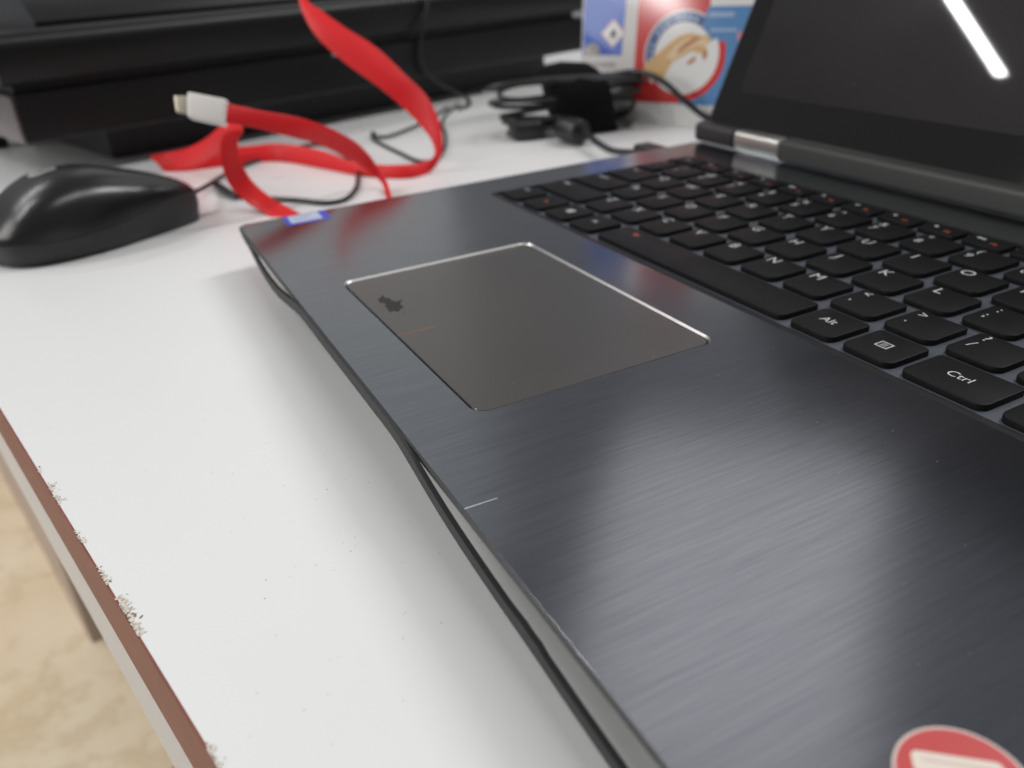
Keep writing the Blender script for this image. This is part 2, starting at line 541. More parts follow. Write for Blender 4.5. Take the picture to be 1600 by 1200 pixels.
# lower housing: taper away from the deck
bm = bmesh.new()
loft(bm, [[(p[0], p[1], z) for p in skew(rrect(X0 + i, X1 - i, Y0 + i, Y1 - i * .6, 5, 5))] for z, i in ((-17.0, 46), (-16.0, 44), (-9, 30), (-3.2, 17.0), (-1.85, 14.0), (-1.8, 1.0))])
done('bottom_cover', bm, m_black, lap, 30)
for fx, fy in ((40, -60), (262, -60), (25, 95), (275, 95)):
    bm = bmesh.new()
    sweep(bm, [Vector((fx, fy, -20)), Vector((fx, fy, -18)), Vector((fx, fy, -16.5))], [5.5, 6, 6], 16)
    done('rubber_foot', bm, m_rubber, lap, 40)
# loose rubber edge strip
st = [(-14, -113.6, -1.8), (2, -114.0, -2.6), (16, -114.3, -5.0), (34, -114.6, -6.6), (52, -114.7, -6.4), (70, -114.7, -4.2), (88, -114.6, -2.0),
      (120, -114.7, -1.7), (155, -114.7, -1.6), (174, -114.8, -1.5), (184, -115.0, -2.4), (197, -115.2, -4.6), (210, -115.3, -6.5), (226, -115.3, -8.0),
      (243, -115.3, -9.0), (258, -115.4, -9.9), (274, -115.4, -10.8), (296, -115.4, -12), (312, -114.8, -11)]
c = spline([(x, y - (x - 120) * 0.0115, z) for x, y, z in st], 6)
rndg = random.Random(3)
loops = []
for i, p in enumerate(c):
    h = 1.75 - 0.3 * max(0, min(1, (p.x - 180) / 90))
    bmpx = 0.0
    if 236 < p.x < 246: bmpx = rndg.uniform(0, 0.9)
    loops.append([p + Vector((0, -.6, -h)), p + Vector((0, .6, -h)), p + Vector((0, .6, h + bmpx)), p + Vector((0, -.6, h + bmpx))])
bm = bmesh.new(); loft(bm, loops)
done('edge_strip', bm, m_rubber, lap, 50)
# scratch, dust
a, b = onz(731, 793, 0), onz(777, 778, 0)
decal('scratch', [[(a.x - .12, Y0 - .6), (a.x + .2, Y0 - .6), (b.x + .15, b.y), (b.x - .05, b.y)]], 0.004, m_white, lap, 0.01)
bm = bmesh.new()
rd = random.Random(5)
for k in range(90):
    x, y = rd.uniform(60, 318), rd.uniform(-112, -8)
    z = 0.01
    if TX0 - 1 < x < TX1 + 1 and TY0 - 1 < y < TY1 + 1: z = -0.34
    s = rd.uniform(0.03, 0.075)
    l = [(x + s * math.cos(q * 1.257) * rd.uniform(.6, 1.3), y + s * math.sin(q * 1.257) * rd.uniform(.6, 1.5), z) for q in range(5)]
    loft(bm, [l, [(p[0], p[1], z + s) for p in l]])
o = done('dust', bm, mat('dust_grey', (0.3, 0.3, 0.29), 0.9), lap); o['kind'] = 'stuff'
# stickers
ctr, rad = (299.5, -85.6), 8.3
def disc(cx, cy, r, n=40, a0=0, a1=360):
    return [(cx + r * math.cos(math.radians(a0 + (a1 - a0) * i / n)), cy + r * math.sin(math.radians(a0 + (a1 - a0) * i / n))) for i in range(n)]
m_srim = mat('sticker_rim', (0.62, 0.50, 0.46), 0.4)
m_sred = mat('sticker_red', (0.52, 0.06, 0.06), 0.35)
m_scream = mat('sticker_cream', (0.74, 0.66, 0.57), 0.4)
m_sblue = mat('sticker_blue', (0.03, 0.08, 0.55), 0.3)
m_spale = mat('sticker_pale', (0.50, 0.57, 0.68), 0.3)
rs = decal('round_sticker', [disc(*ctr, rad)], 0.006, m_srim, lap, 0.05)
rs['label'] = 'red round sticker with cream bar'
decal('red_field', [disc(ctr[0], ctr[1], rad - 0.45)], 0.058, m_sred, rs, 0.02)
fa, fb = Vector(onz(1425, 1172, 0)), Vector(onz(1562, 1193, 0))
ax = (fb - fa).normalized(); ay = Vector((ax.y, -ax.x, 0))
def bar(o, l0, l1, w0, w1, r):
    return [(o.x + ax.x * p[0] + ay.x * p[1], o.y + ax.y * p[0] + ay.y * p[1]) for p in rrect(l0, l1, w0, w1, r, 4)]
L_ = (fb - fa).length
decal('cream_bar', [bar(fa, -.3, L_ + .3, 0, 3.4, .9)], 0.08, m_scream, rs, 0.02)
decal('bar_line', [bar(fa, .9, L_ - .6, 1.0, 1.5, .2)], 0.102, m_srim, rs, 0.01)
bs = decal('brand_sticker', [rrect(-22.0, -0, 0, 0, 0, 1)] if 0 else [[(-18.2, -94.2), (-3.6, -95.0), (-3.6, -76.4), (-18.4, -75.6)]], 0.006, m_sblue, lap, 0.06)
bs['label'] = 'small blue and white sticker'
decal('sticker_panel', [[(-17.4, -92.2), (-6.0, -92.8), (-6.0, -79.6), (-17.4, -79.0)]], 0.068, m_spale, bs, 0.02)
for k, (xa, ya, yb) in enumerate(((-14.8, -91, -82), (-12.2, -91, -84), (-9.4, -91, -81))):
    decal('sticker_line', [[(xa, ya), (xa + .9, ya), (xa + .9, yb), (xa, yb)]], 0.09, i_pale, bs, 0.01)

# keys ---------------------------------------------------------------
U, RP = 19.05, 18.95
KT = 0.25
key_cache, leg_cache = {}, {}
def key_mesh(wd, dp):
    k = (round(wd, 2), round(dp, 2))
    if k in key_cache: return key_cache[k]
    def outl(i):
        small = dp < 12
        L = rrect(i, wd - i, i, dp - i, 2, 4, (2.4 - i * .5 if not small else 1.2, 2.4 - i * .5 if not small else 1.2, 1.3, 1.3))
        bow = 0.55 if not small else 0.2
        out = []
        for (x, y) in L:
            f = max(0, 1 - y / (dp * 0.5))
            out.append((x, y - bow * f * (1 - ((x - wd / 2) / (wd / 2)) ** 2)))
        return out
    bm = bmesh.new()
    lv = ((-1.45, 0.0), (KT - .35, 0.0), (KT - .1, 0.1), (KT, 0.35))
    loops = [[Vector((p[0], p[1], z)) for p in outl(i)] for z, i in lv]
    # front edge drawn as a rim: add middle points so the bow reads
    rows = [[bm.verts.new(p / 1000) for p in L] for L in loops]
    n = len(rows[0])
    for a, b in zip(rows, rows[1:]):
        for i in range(n):
            bm.faces.new((a[i], a[(i + 1) % n], b[(i + 1) % n], b[i]))
    bm.faces.new(rows[-1]); bm.faces.new(list(reversed(rows[0])))
    bmesh.ops.recalc_face_normals(bm, faces=bm.faces)
    me = bpy.data.meshes.new('key')
    bm.to_mesh(me); bm.free()
    me.polygons.foreach_set('use_smooth', [True] * len(me.polygons))
    me.set_sharp_from_angle(angle=math.radians(35))
    me.materials.append(m_key)
    key_cache[k] = me
    return me
def text_mesh(t, size, m):
    k = (t, size, m.name)
    if k in leg_cache: return leg_cache[k]
    cu = bpy.data.curves.new('legend', 'FONT')
    cu.body = t
    cu.size = size / 1000
    cu.align_x = 'CENTER'; cu.align_y = 'CENTER'
    cu.extrude = 0.00001
    cu.resolution_u = 3
    o = bpy.data.objects.new('tmp', cu)
    COL.objects.link(o)
    bpy.context.view_layer.update()
    me = bpy.data.meshes.new_from_object(o)
    bpy.data.objects.remove(o)
    me.materials.clear(); me.materials.append(m)
    leg_cache[k] = me
    return me
def poly_mesh(loops, m):
    bm = bmesh.new()
    for L in loops:
        a = [bm.verts.new((p[0] / 1000, p[1] / 1000, -0.00001)) for p in L]
        b = [bm.verts.new((p[0] / 1000, p[1] / 1000, 0.00001)) for p in L]
        for i in range(len(L)):
            j = (i + 1) % len(L)
            bm.faces.new((a[i], a[j], b[j], b[i]))
        bm.faces.new(b); bm.faces.new(list(reversed(a)))
    me = bpy.data.meshes.new('legend'); bm.to_mesh(me); bm.free()
    me.materials.append(m)
    return me
def R4(x0, x1, y0, y1): return [(x0, y0), (x1, y0), (x1, y1), (x0, y1)]
def add_key(x, y, wd, dp, legs):
    """legs: list of (mesh, fx, fy) with fx, fy fractions of the key from its front-left"""
    k = bpy.data.objects.new('key', key_mesh(wd, dp))
    COL.objects.link(k)
    k.parent = lap
    k.location = V(x, y, 0) - lap.location
    for me, fx, fy in legs:
        g = bpy.data.objects.new('key_legend', me)
        COL.objects.link(g)
        g.parent = k
        g.location = (wd * fx / 1000, dp * fy / 1000, (KT + 0.012) / 1000)
    return k
GAP, KD = 3.3, 15.3
XL = 0.27 * U
def K(u0, u1, row, legs, left=None):
    x = u0 * U + GAP / 2 if left is None else left
    add_key(x, row * RP - 0.7, u1 * U - GAP / 2 - x, KD, legs)
LS = 5.9
def letter(c): return [(text_mesh(c, LS, m_white), 0.24, 0.78)]
def pair(lo, up): return [(text_mesh(lo, 5.0, m_white), 0.20, 0.46), (text_mesh(up, 4.8, m_white), 0.22, 0.82)]
def word(t, fx=0.3, fy=0.55, s=3.0, m=None): return [(text_mesh(t, s, m or m_white), fx, fy)]
xl = XL + GAP / 2 - 1.0
# bottom row
win = poly_mesh([R4(-1.7, -.15, .15, 1.6), R4(.15, 1.9, .15, 1.8), R4(-1.7, -.15, -1.5, -.15), R4(.15, 1.9, -1.7, -.15)], m_white)
menu = poly_mesh([R4(-1.9, 1.9, 1.35, 1.7), R4(-1.9, 1.9, -1.7, -1.35), R4(-1.9, -1.55, -1.35, 1.35), R4(1.55, 1.9, -1.35, 1.35), R4(-.9, .9, .55, .75), R4(-.9, .9, -.1, .1), R4(-.9, .9, -.75, -.55)], m_white)
light = poly_mesh([R4(-1.2, 1.2, .5, .9), R4(-1.2, 1.2, -.2, .2), R4(-1.2, 1.2, -.9, -.5)], m_orange)
bx = [5.6, 24.7, 43.8, 62.8]
for x, lg in zip(bx, (word('Ctrl', .3, .7, 2.8), word('Fn', .52, .5, 3.0, m_orange), [(win, .48, .55)], word('Alt', .45, .55, 2.9))):
    add_key(x, -0.7, 15.9, KD, lg)
add_key(83.2, -0.7, 95.6, KD, [(light, .11, .72)])
add_key(181.6, -0.7, 15.6, KD, word('Alt', .45, .55, 4.2))
add_key(200.2, -0.7, 15.6, KD, [(menu, .47, .52)])
add_key(218.6, -0.7, 22.6, KD, word('Ctrl', .47, .53, 4.1))
arr = lambda a: poly_mesh([[(1.3 * math.cos(math.radians(a + q)), 1.3 * math.sin(math.radians(a + q))) for q in (0, 130, 230)]], m_white)
add_key(244.6, -0.7, 13.0, KD, [(arr(180), .5, .5)])
add_key(260.4, -0.7, 11.6, 7.2, [(arr(270), .5, .5)])
add_key(260.4, 7.5, 11.6, 7.2, [(arr(90), .5, .5)])
add_key(274.6, -0.7, 12.0, KD, [(arr(0), .5, .5)])
# shift row
K(0, 2.25, 1, word('Shift', .17, .78, 2.9), xl)
for i, ch in enumerate('ZXCVBNM'): K(2.25 + i, 3.25 + i, 1, letter(ch))
for i, (a_, b_) in enumerate(((',', '<'), ('.', '>'), ('/', '?'))): K(9.25 + i, 10.25 + i, 1, pair(a_, b_))
K(12.25, 15, 1, word('Shift', .2, .55, 3.0))
K(0, 1.75, 2, word('CapsLk', .3, .78, 2.7), xl)
for i, ch in enumerate('ASDFGHJKL'): K(1.75 + i, 2.75 + i, 2, letter(ch))
K(10.75, 11.75, 2, pair(';', ':')); K(11.75, 12.75, 2, pair("'", '"')); K(12.75, 15, 2, word('Enter', .3, .55, 3.0))
K(0, 1.5, 3, word('Tab', .3, .78, 2.8), xl)
for i, ch in enumerate('QWERTYUIOP'): K(1.5 + i, 2.5 + i, 3, letter(ch))
K(11.5, 12.5, 3, pair('[', '{')); K(12.5, 13.5, 3, pair(']', '}')); K(13.5, 15, 3, pair('\\', '|'))
K(0, 1.0, 4, pair('`', '~'), xl)
for i, (a_, b_) in enumerate(zip('1234567890-=', '!@#$%^&*()_+')): K(1 + i, 2 + i, 4, pair(a_, b_))
K(13, 15, 4, word('Backspace', .4, .55, 2.8))
fp = (15 * U - XL) / 16
ico = [poly_mesh([R4(-1.1, -.5, -.5, .5), R4(-.3, .2, -.8, .8), R4(.5, .8, -.4, .4)], m_white), poly_mesh([R4(-1.6, 1.6, -.55, .55)], m_white), poly_mesh([disc(0, 0, .8, 10)], m_white)]
fl = ['Esc'] + ['F%d' % i for i in range(1, 13)] + ['Insert', 'PrtSc', 'Delete']
for i in range(16):
    x = XL + fp * i + 1.1
    if i == 0 or i > 12:
        lg = word(fl[i], .4, .6, 2.4)
    else:
        lg = [(ico[(0, 0, 0, 1, 2, 0, 2, 2, 1, 1, 1, 2)[i - 1]], .26, .68), (text_mesh(fl[i], 2.5, m_orange), .66, .36)]
    add_key(x, 5 * RP - 0.5, fp - 2.4, 8.6, lg)

# lid, hinges ---------------------------------------------------------
TH = math.radians(25)
def lidp(x, s, t):               # s up along the lid, t towards its front face
    return Vector((x, 134.5 + s * math.sin(TH) - t * math.cos(TH), 7.0 + s * math.cos(TH) + t * math.sin(TH)))
def lid_slab(name, x0, x1, s0, s1, t0, t1, r, m, parent, bev=0.6):
    out, inn = rrect(x0, x1, s0, s1, r, 6), rrect(x0 + bev, x1 - bev, s0 + bev, s1 - bev, max(r - bev, .3), 6)
    bm = bmesh.new()
    loft(bm, [[lidp(p[0], p[1], t0 + bev) for p in out] if 0 else [lidp(p[0], p[1], t0) for p in inn], [lidp(p[0], p[1], t0 + bev) for p in out], [lidp(p[0], p[1], t1 - bev) for p in out], [lidp(p[0], p[1], t1) for p in inn]])
    return done(name, bm, m, parent, 40)
lid = lid_slab('lid', X0, X1, 1.0, 232, -6.2, 0, 6, m_cap, lap)
lid_slab('bezel', X0 + 1.4, X1 - 1.4, 2.2, 230.6, 0.02, 0.35, 5, m_bezel, lid, 0.12)
lid_slab('screen', X0 + 15.2, X1 - 15.2, 20, 214, 0.36, 0.46, 5.5, m_glass, lid, 0.03)
bm = bmesh.new()
rd = random.Random(21)
for k in range(40):
    c_ = lidp(rd.uniform(10, 300), rd.uniform(24, 200), 0.47)
    q_ = rd.uniform(0.08, 0.28)
    box(bm, c_, (q_, 0, 0), (0, q_ * .5, q_), (0, -0.05, 0.03))
o = done('screen_dust', bm, mat('screen_dust', (0.35, 0.35, 0.34), 0.9), lid); o['kind'] = 'stuff'
def hbar(name, x0, x1, m, r=5.2, cy=131.6, cz=5.6, sq=0.62):
    bm = bmesh.new()
    loops = []
    for x, k in ((x0, .86), (x0 + .7, 1), (x1 - .7, 1), (x1, .86)):
        L = []
        for q in range(28):
            a = 2 * math.pi * q / 28
            c_, s_ = math.cos(a), math.sin(a)
            L.append((x, cy + r * k * math.copysign(abs(c_) ** sq, c_), cz + r * k * math.copysign(abs(s_) ** sq, s_)))
        loops.append(L)
    loft(bm, loops)
    return done(name, bm, m, lap, 40)
hbar('hinge_cap', X0 + 1, 11.2, m_cap, 5.0)
hbar('hinge', 11.6, 42.4, m_silver, 4.6)
hbar('hinge_bar', 42.8, 258.6, m_bar, 5.0, sq=0.4)
hbar('hinge', 259.0, 290.0, m_silver, 4.6)
hbar('hinge_cap', 290.4, X1 - 1, m_cap, 5.0)

# ------------------------------------------------------------------ mouse
mo = empty('computer_mouse', W((-132, -158, TT)))
tag(mo, 'black wired computer mouse with glossy top beside the laptop corner', 'mouse')
MC, MA = Vector((-117, -166, TT)), math.radians(112)
mf = Vector((math.cos(MA), math.sin(MA), 0)); ml = Vector((-mf.y, mf.x, 0))
def mp(s, l, z): return MC + mf * s + ml * l + Vector((0, 0, z))
def interp(tb, s):               # smooth curve through the table
    n = len(tb)
    def slope(i):
        if i == 0 or i == n - 1:
            j = max(1, min(i, n - 1))
            return (tb[j][1] - tb[j - 1][1]) / (tb[j][0] - tb[j - 1][0])
        l_ = (tb[i][1] - tb[i - 1][1]) / (tb[i][0] - tb[i - 1][0])
        r_ = (tb[i + 1][1] - tb[i][1]) / (tb[i + 1][0] - tb[i][0])
        return 0 if l_ * r_ <= 0 else 2 * l_ * r_ / (l_ + r_)
    for i in range(n - 1):
        (a, va), (b, vb) = tb[i], tb[i + 1]
        if s <= b:
            h = b - a
            t_ = (s - a) / h
            return ((2 * t_ ** 3 - 3 * t_ ** 2 + 1) * va + (t_ ** 3 - 2 * t_ ** 2 + t_) * h * slope(i)
                    + (-2 * t_ ** 3 + 3 * t_ ** 2) * vb + (t_ ** 3 - t_ ** 2) * h * slope(i + 1))
    return tb[-1][1]
hw = [(0, 0.5), (.02, 10), (.06, 18), (.14, 25), (.3, 30), (.45, 31), (.65, 28.5), (.82, 26), (.91, 23.5), (.96, 20), (.985, 15.5), (1, 9)]
hh = [(0, 12), (.03, 16), (.1, 24), (.22, 32), (.38, 36.5), (.5, 36), (.68, 31), (.85, 25), (.94, 20.5), (1, 15)]
hs = [(0, 11), (.1, 11.5), (.3, 11), (.5, 12), (.7, 15), (.88, 16.5), (1, 13)]
ML = 100
svals = [0, .01, .025, .05, .08, .12, .17, .23, .3, .37, .44, .51, .58, .65, .72, .79, .86, .91, .95, .975, .99, 1]
bt, tpn = bmesh.new(), bmesh.new()
lo, up = [], []
for s in svals:
    wd, h, z_ = interp(hw, s), interp(hh, s), interp(hs, s)
    x = (s - .5) * ML
    und = 0.8 + 0.14 * min(1, s * 3)
    lo.append([mp(x * (0.96 if s < .5 else 1.0), -wd * .88, 0.4), mp(x * .985, -wd * .955, 3.5), mp(x, -wd, z_ * .6), mp(x, -wd * .995, z_), mp(x, -wd * .8, z_ - .3), mp(x, wd * .8, z_ - .3), mp(x, wd * .995, z_), mp(x, wd, z_ * .6), mp(x * .985, wd * .955, 3.5), mp(x * (0.96 if s < .5 else 1.0), wd * .88, 0.4)])
    row = []
    for k in range(25):
        a = math.pi * k / 24
        c_, s_ = math.cos(a), math.sin(a)
        row.append(mp(x * .995, -wd * 1.0 * math.copysign(abs(c_) ** .68, c_), z_ + .25 + max(h - z_ - .25, .3) * abs(s_) ** .8))
    up.append(row)
loft(bt, lo); loft(tpn, up)
done('lower_shell', bt, m_matte, mo, 50)
done('upper_shell', tpn, m_gloss, mo, 60)
# scroll wheel and brand mark
bm = bmesh.new()
sweep(bm, [mp(30, -3.2, 19), mp(30, 3.2, 19)], 7.0, 24)
done('scroll_wheel', bm, m_matte, mo, 40)
def on_mouse(s, l, lift):
    t_ = s / ML + .5
    wd, h, z_ = interp(hw, t_), interp(hh, t_), interp(hs, t_)
    c_ = (abs(l) / wd) ** (1 / .68)
    s_ = math.sqrt(max(0, 1 - c_ * c_))
    return mp(s, l, z_ + .25 + (h - z_ - .25) * s_ ** .8 + lift)
def mouse_patch(name, cs, cl, rs_, rl, m, lift):
    bm = bmesh.new()
    cv = bm.verts.new(W(on_mouse(cs, cl, lift)))
    rings = []
    for f in (.34, .67, 1):
        rings.append([bm.verts.new(W(on_mouse(cs + rs_ * f * math.cos(6.2832 * q / 24), cl + rl * f * math.sin(6.2832 * q / 24), lift))) for q in range(24)])
    for q in range(24):
        bm.faces.new((cv, rings[0][q], rings[0][(q + 1) % 24]))
        for a_, b_ in zip(rings, rings[1:]):
            bm.faces.new((a_[q], b_[q], b_[(q + 1) % 24], a_[(q + 1) % 24]))
    o = done(name, bm, m, mo, 60)
    return o
lg = mouse_patch('brand_mark', -15, 4, 6.6, 6.6, m_logo, 0.12)
for q, (a_, b_) in enumerate(((-15, 2.2), (-15, 5.8))):
    p = mouse_patch('mark_stroke', a_, b_, 3.6, .55, m_logod, 0.2)
    p.parent = lg; p.location = -lg.location - mo.location if 0 else -(mo.location + lg.location)
# mouse cable, lying on the desk
def path_table(px, z=TT + 1.4): return [onz(u, v, z) for u, v in px]
cp = [mp(52, -1, 12), mp(58, -1, 10.5)] + path_table([(346, 276), (372, 262), (405, 250), (450, 234), (490, 226), (515, 229), (538, 243), (556, 264), (559, 288), (543, 309), (512, 317), (468, 313), (420, 310), (372, 306), (352, 299)])
bm = bmesh.new(); sweep(bm, spline(cp, 8), 1.35, 8)
done('cable', bm, m_cable, mo, 60)
bm = bmesh.new()
sweep(bm, spline(path_table([(370, 307), (352, 298), (335, 287)], TT + 2.6), 5), [1.4, 1.7, 2.0, 2.2, 2.4, 2.5, 2.5, 2.5, 2.4, 2.3, 2.0], 10)
done('strain_relief', bm, m_cable, mo, 60)
# second thin cable
bm = bmesh.new()
cp = path_table([(700, 168), (668, 188), (640, 201), (608, 213), (589, 215), (583, 210), (584, 217), (602, 228), (629, 241), (648, 250), (668, 253), (686, 245), (695, 228), (695, 208), (690, 192), (700, 176), (716, 164)], TT + 1.3)
cp[5].z += 1.5; cp[4].z += .8
sweep(bm, spline(cp, 8), 1.2, 8)
tag(done('thin_cable', bm, m_cable, None, 60), 'thin black cable looped on the desk behind the red flat cable', 'cable')

# ------------------------------------------------------------------ red flat cable
rc = empty('red_flat_cable', W(onz(550, 270, TT)))
tag(rc, 'red flat charging cable with white plug, tangled behind the laptop', 'cable')
def rails(rows):
    A = [ondepth(a[0], a[1], a[2]) for a, b in rows]
    B = [ondepth(b[0], b[1], b[2]) for a, b in rows]
    A, B = [a + (a - b) * .10 for a, b in zip(A, B)], [b + (b - a) * .03 for a, b in zip(A, B)]
    return spline(A, 6), spline(B, 6)
def rr_(ua, va, ub, vb, t, t2=None): return ((ua, va, t), (ub, vb, t2 or t))
def rt(ua, va, ub, vb, dz=0):                   # lower rail stands on the desk
    q = onz(ub, vb, TT + 0.4 + dz); t_ = depth(q)
    return ((ua, va, t_), (ub, vb, t_))
s1 = [rr_(455, -60, 470, -64, 515), rr_(468, 0, 480, -2, 508), rr_(479, 27, 503, 18, 502), rr_(501, 59, 537, 43, 498), rr_(545, 97, 587, 75, 496), rr_(595, 134, 633, 118, 495),
      rr_(636, 169, 665, 150, 496, 500), rr_(667, 203, 683, 184, 496, 504), rr_(679, 226, 690, 214, 495, 502), rr_(680, 243, 688, 245, 494, 499), rt(667, 253, 671, 269), rt(636, 259, 639, 278), rt(592, 259, 592, 277),
      rt(548, 253, 551, 272), rt(501, 237, 501, 262), rt(439, 227, 439, 252), rt(382, 231, 382, 255), rt(326, 234, 329, 262), rt(276, 239, 289, 267), rt(236, 245, 257, 267)]
bm = bmesh.new(); ribbon(bm, *rails(s1), 1.7); done('flat_cord', bm, m_red, rc, 50)
s2 = [rr_(340, 161, 340, 188, 396), rr_(354, 164, 354, 191, 396), rr_(407, 175, 396, 199, 402), rr_(470, 187, 458, 214, 415), rr_(520, 205, 502, 226, 432), rr_(557, 226, 538, 243, 450), rr_(579, 248, 562, 257, 462), rr_(595, 271, 585, 275, 466), rr_(604, 284, 597, 287, 464), rr_(611, 306, 604, 308, 452), rr_(614, 318, 607, 320, 447)]
bm = bmesh.new(); ribbon(bm, *rails(s2), 1.7); done('flat_cord', bm, m_red, rc, 50)
s3 = [rr_(470, 338, 428, 346, 428), rr_(451, 327, 414, 333, 433), rr_(420, 309, 386, 316, 440), rr_(389, 281, 361, 291, 440), rr_(373, 250, 348, 259, 432), rr_(369, 225, 345, 226, 424), rr_(377, 204, 350, 204, 420), rr_(372, 192, 353, 187, 424),
      rr_(366, 190, 354, 182, 432)]
bm = bmesh.new(); ribbon(bm, *rails(s3), 1.7); done('flat_cord', bm, m_red, rc, 50)
s4 = [rr_(362, 186, 372, 204, 434), rr_(345, 200, 356, 226, 450), rr_(322, 219, 334, 242, 480), rr_(296, 233, 306, 258, 510), rr_(268, 240, 280, 264, 528)]
bm = bmesh.new(); ribbon(bm, *rails(s4), 1.7); done('flat_cord', bm, m_red, rc, 50)
def pslab(name, quad, t, th, m, bev):
    P = [ondepth(u, v, t) for u, v in quad]
    nrm = (P[1] - P[0]).cross(P[3] - P[0]).normalized() * th / 2
    bm = bmesh.new()
    vs = [bm.verts.new(W(p - nrm)) for p in P] + [bm.verts.new(W(p + nrm)) for p in P]
    for f in ((0, 3, 2, 1), (4, 5, 6, 7), (0, 1, 5, 4), (1, 2, 6, 5), (2, 3, 7, 6), (3, 0, 4, 7)):
        bm.faces.new([vs[i] for i in f])
    bmesh.ops.bevel(bm, geom=list(bm.edges), offset=bev / 1000, segments=3, profile=.5, affect='EDGES')
    return done(name, bm, m, rc, 40)
pslab('plug_body', [(295, 145), (357, 157), (353, 198), (295, 185)], 396, 5.5, m_plug, 1.2)
pslab('plug_tip', [(272, 150), (299, 150), (299, 180), (276, 176)], 396, 2.2, m_tip, .8)

# ------------------------------------------------------------------ charger bundle
ch = empty('charger', W((-175, 135, TT)))
tag(ch, 'black laptop charger cord coiled and strapped, plugged into the laptop side', 'charger')
bl, br = Vector((-196, 100, 0)), Vector((-168, 196, 0))
be = (br - bl).normalized(); bf = Vector((be.y, -be.x, 0))         # bf faces the camera side
BC = (bl + br) / 2
rd = random.Random(9)
loopdef = [(48, 17, 30, -6, 0), (46, 20, 22, -11, 2), (53, 20, 16, 2, 1), (51, 21, 24, 9, 2), (55, 23, 10, 14, -2), (44, 18, 6, -16, 3)]
bm = bmesh.new()
for i, (la, lb, tilt, z, off) in enumerate(loopdef):
    pts = []
    ti_ = math.radians(tilt)
    sh = rd.uniform(-3, 3)
    for q in range(40):
        a = 2 * math.pi * q / 40
        c_, s_ = math.cos(a), math.sin(a)
        e_, f_ = la * math.copysign(abs(c_) ** .75, c_) + sh, lb * math.copysign(abs(s_) ** .8, s_) + off
        pts.append(BC + be * e_ + bf * (f_ * math.cos(ti_)) + Vector((0, 0, max(z + f_ * math.sin(ti_) * .8 + 1.8 * math.sin(a * 2 + i), TT + 2.2))))
    sweep(bm, pts, 1.75, 8, True)
done('coiled_cord', bm, m_cable, ch, 60)
# strap round the middle
bm = bmesh.new()
loops = []
for e_, k in ((-19, .90), (-16, 1.0), (0, 1.08), (16, 1.0), (19, .90)):
    L = []
    for q in range(32):
        a = 2 * math.pi * q / 32
        c_, s_ = math.cos(a), math.sin(a)
        f_, z_ = 25 * k * math.copysign(abs(c_) ** .8, c_), 24 * k * math.copysign(abs(s_) ** .8, s_)
        L.append(BC + be * (e_ + 7 + z_ * -.34 + 1.2 * math.sin(3 * a)) + bf * (f_ + .8 * math.sin(5 * a)) + Vector((0, 0, max(0.5 + z_, TT + .4))))
    loops.append(L)
loft(bm, loops)
done('strap', bm, m_strap, ch, 60)
bm = bmesh.new()
o_ = BC + be * -48 + bf * 2 + Vector((0, 0, TT + .2))
box(bm, o_ + be * 3, be * 24, bf * 20, (0, 0, 13), 4, 3)
done('adapter_plug', bm, m_black, ch, 40)
# ferrite ring end and lead to the laptop socket
rp = onz(897, 204, TT + 9)
rd_ = (V(-22, 128, 0) * 0 + (Vector((-60, 125, -8)) - rp)).normalized()
bm = bmesh.new(); sweep(bm, [rp - rd_ * 14, rp - rd_ * 13, rp + rd_ * 7, rp + rd_ * 9], [6.5, 8.2, 8.2, 6.6], 20)
done('ferrite', bm, m_black, ch, 40)
sock = Vector((-20.5, 112, -6))
lead = [rp, rp + rd_ * 14, onz(935, 224, TT + 8), onz(958, 236, TT + 9), Vector((-48, 111, -8)), sock - Vector((14, 0, 0))]
bm = bmesh.new(); sweep(bm, spline(lead, 8), 2.0, 8); done('lead', bm, m_cable, ch, 60)
bm = bmesh.new(); box(bm, (-46, 106.5, -11.0), (25.5, 0, 0), (0, 11, 0), (0, 0, 9), 2, 3)
done('connector', bm, m_black, ch, 40)
lead2 = [BC + be * 26 + Vector((0, 0, 14)), ondepth(985, 113, 575), ondepth(1012, 116, 565), ondepth(1040, 130, 560), ondepth(1065, 153, 560), ondepth(1095, 178, 565), ondepth(1118, 192, 572), ondepth(1150, 215, 600), onz(1190, 226, TT + 2.2)]
bm = bmesh.new(); sweep(bm, spline(lead2, 8), 2.15, 8); done('lead', bm, m_cable, ch, 60)

# ------------------------------------------------------------------ black machine
A_, B_ = Vector((-268, -190, 0)), Vector((-408, 301, 0))
de = (B_ - A_).normalized(); db = Vector((-de.y, de.x, 0))          # db: into the machine
if db.x > 0: db = -db
DL = (B_ - A_).length
dv = empty('black_machine', W(A_ + de * DL / 2 + db * 120 + Vector((0, 0, TT))))
tag(dv, 'low black office machine with grooved front behind the mouse', 'machine')
def dbox(name, e0, e1, b0, b1, z0, z1, m, bev=2, seg=3, parent=None):
    bm = bmesh.new()
    o = A_ + de * e0 + db * b0; o.z = z0
    box(bm, o, de * (e1 - e0), db * (b1 - b0), (0, 0, z1 - z0), bev, seg)
    return done(name, bm, m, parent or dv, 40)
def dprofile(name, e0, e1, prof, m):
    bm = bmesh.new()
    loft(bm, [[A_ + de * e + db * b + Vector((0, 0, z)) for b, z in prof] for e in (e0, e1)])
    return done(name, bm, m, dv, 40)
dprofile('lower_body', 0, DL, [(2, 5), (0, 7), (-1.2, 31), (-.6, 34), (1.5, 35), (270, 35), (270, 5)], m_device)
dprofile('side_cover', -2.2, -.1, [(4, 6), (2, 8), (1, 33), (4, 34), (262, 34), (262, 6)], m_gun)
dprofile('groove', 3, DL - 3, [(9, 34.8), (9, 40.2), (262, 40.2), (262, 34.8)], m_matte)
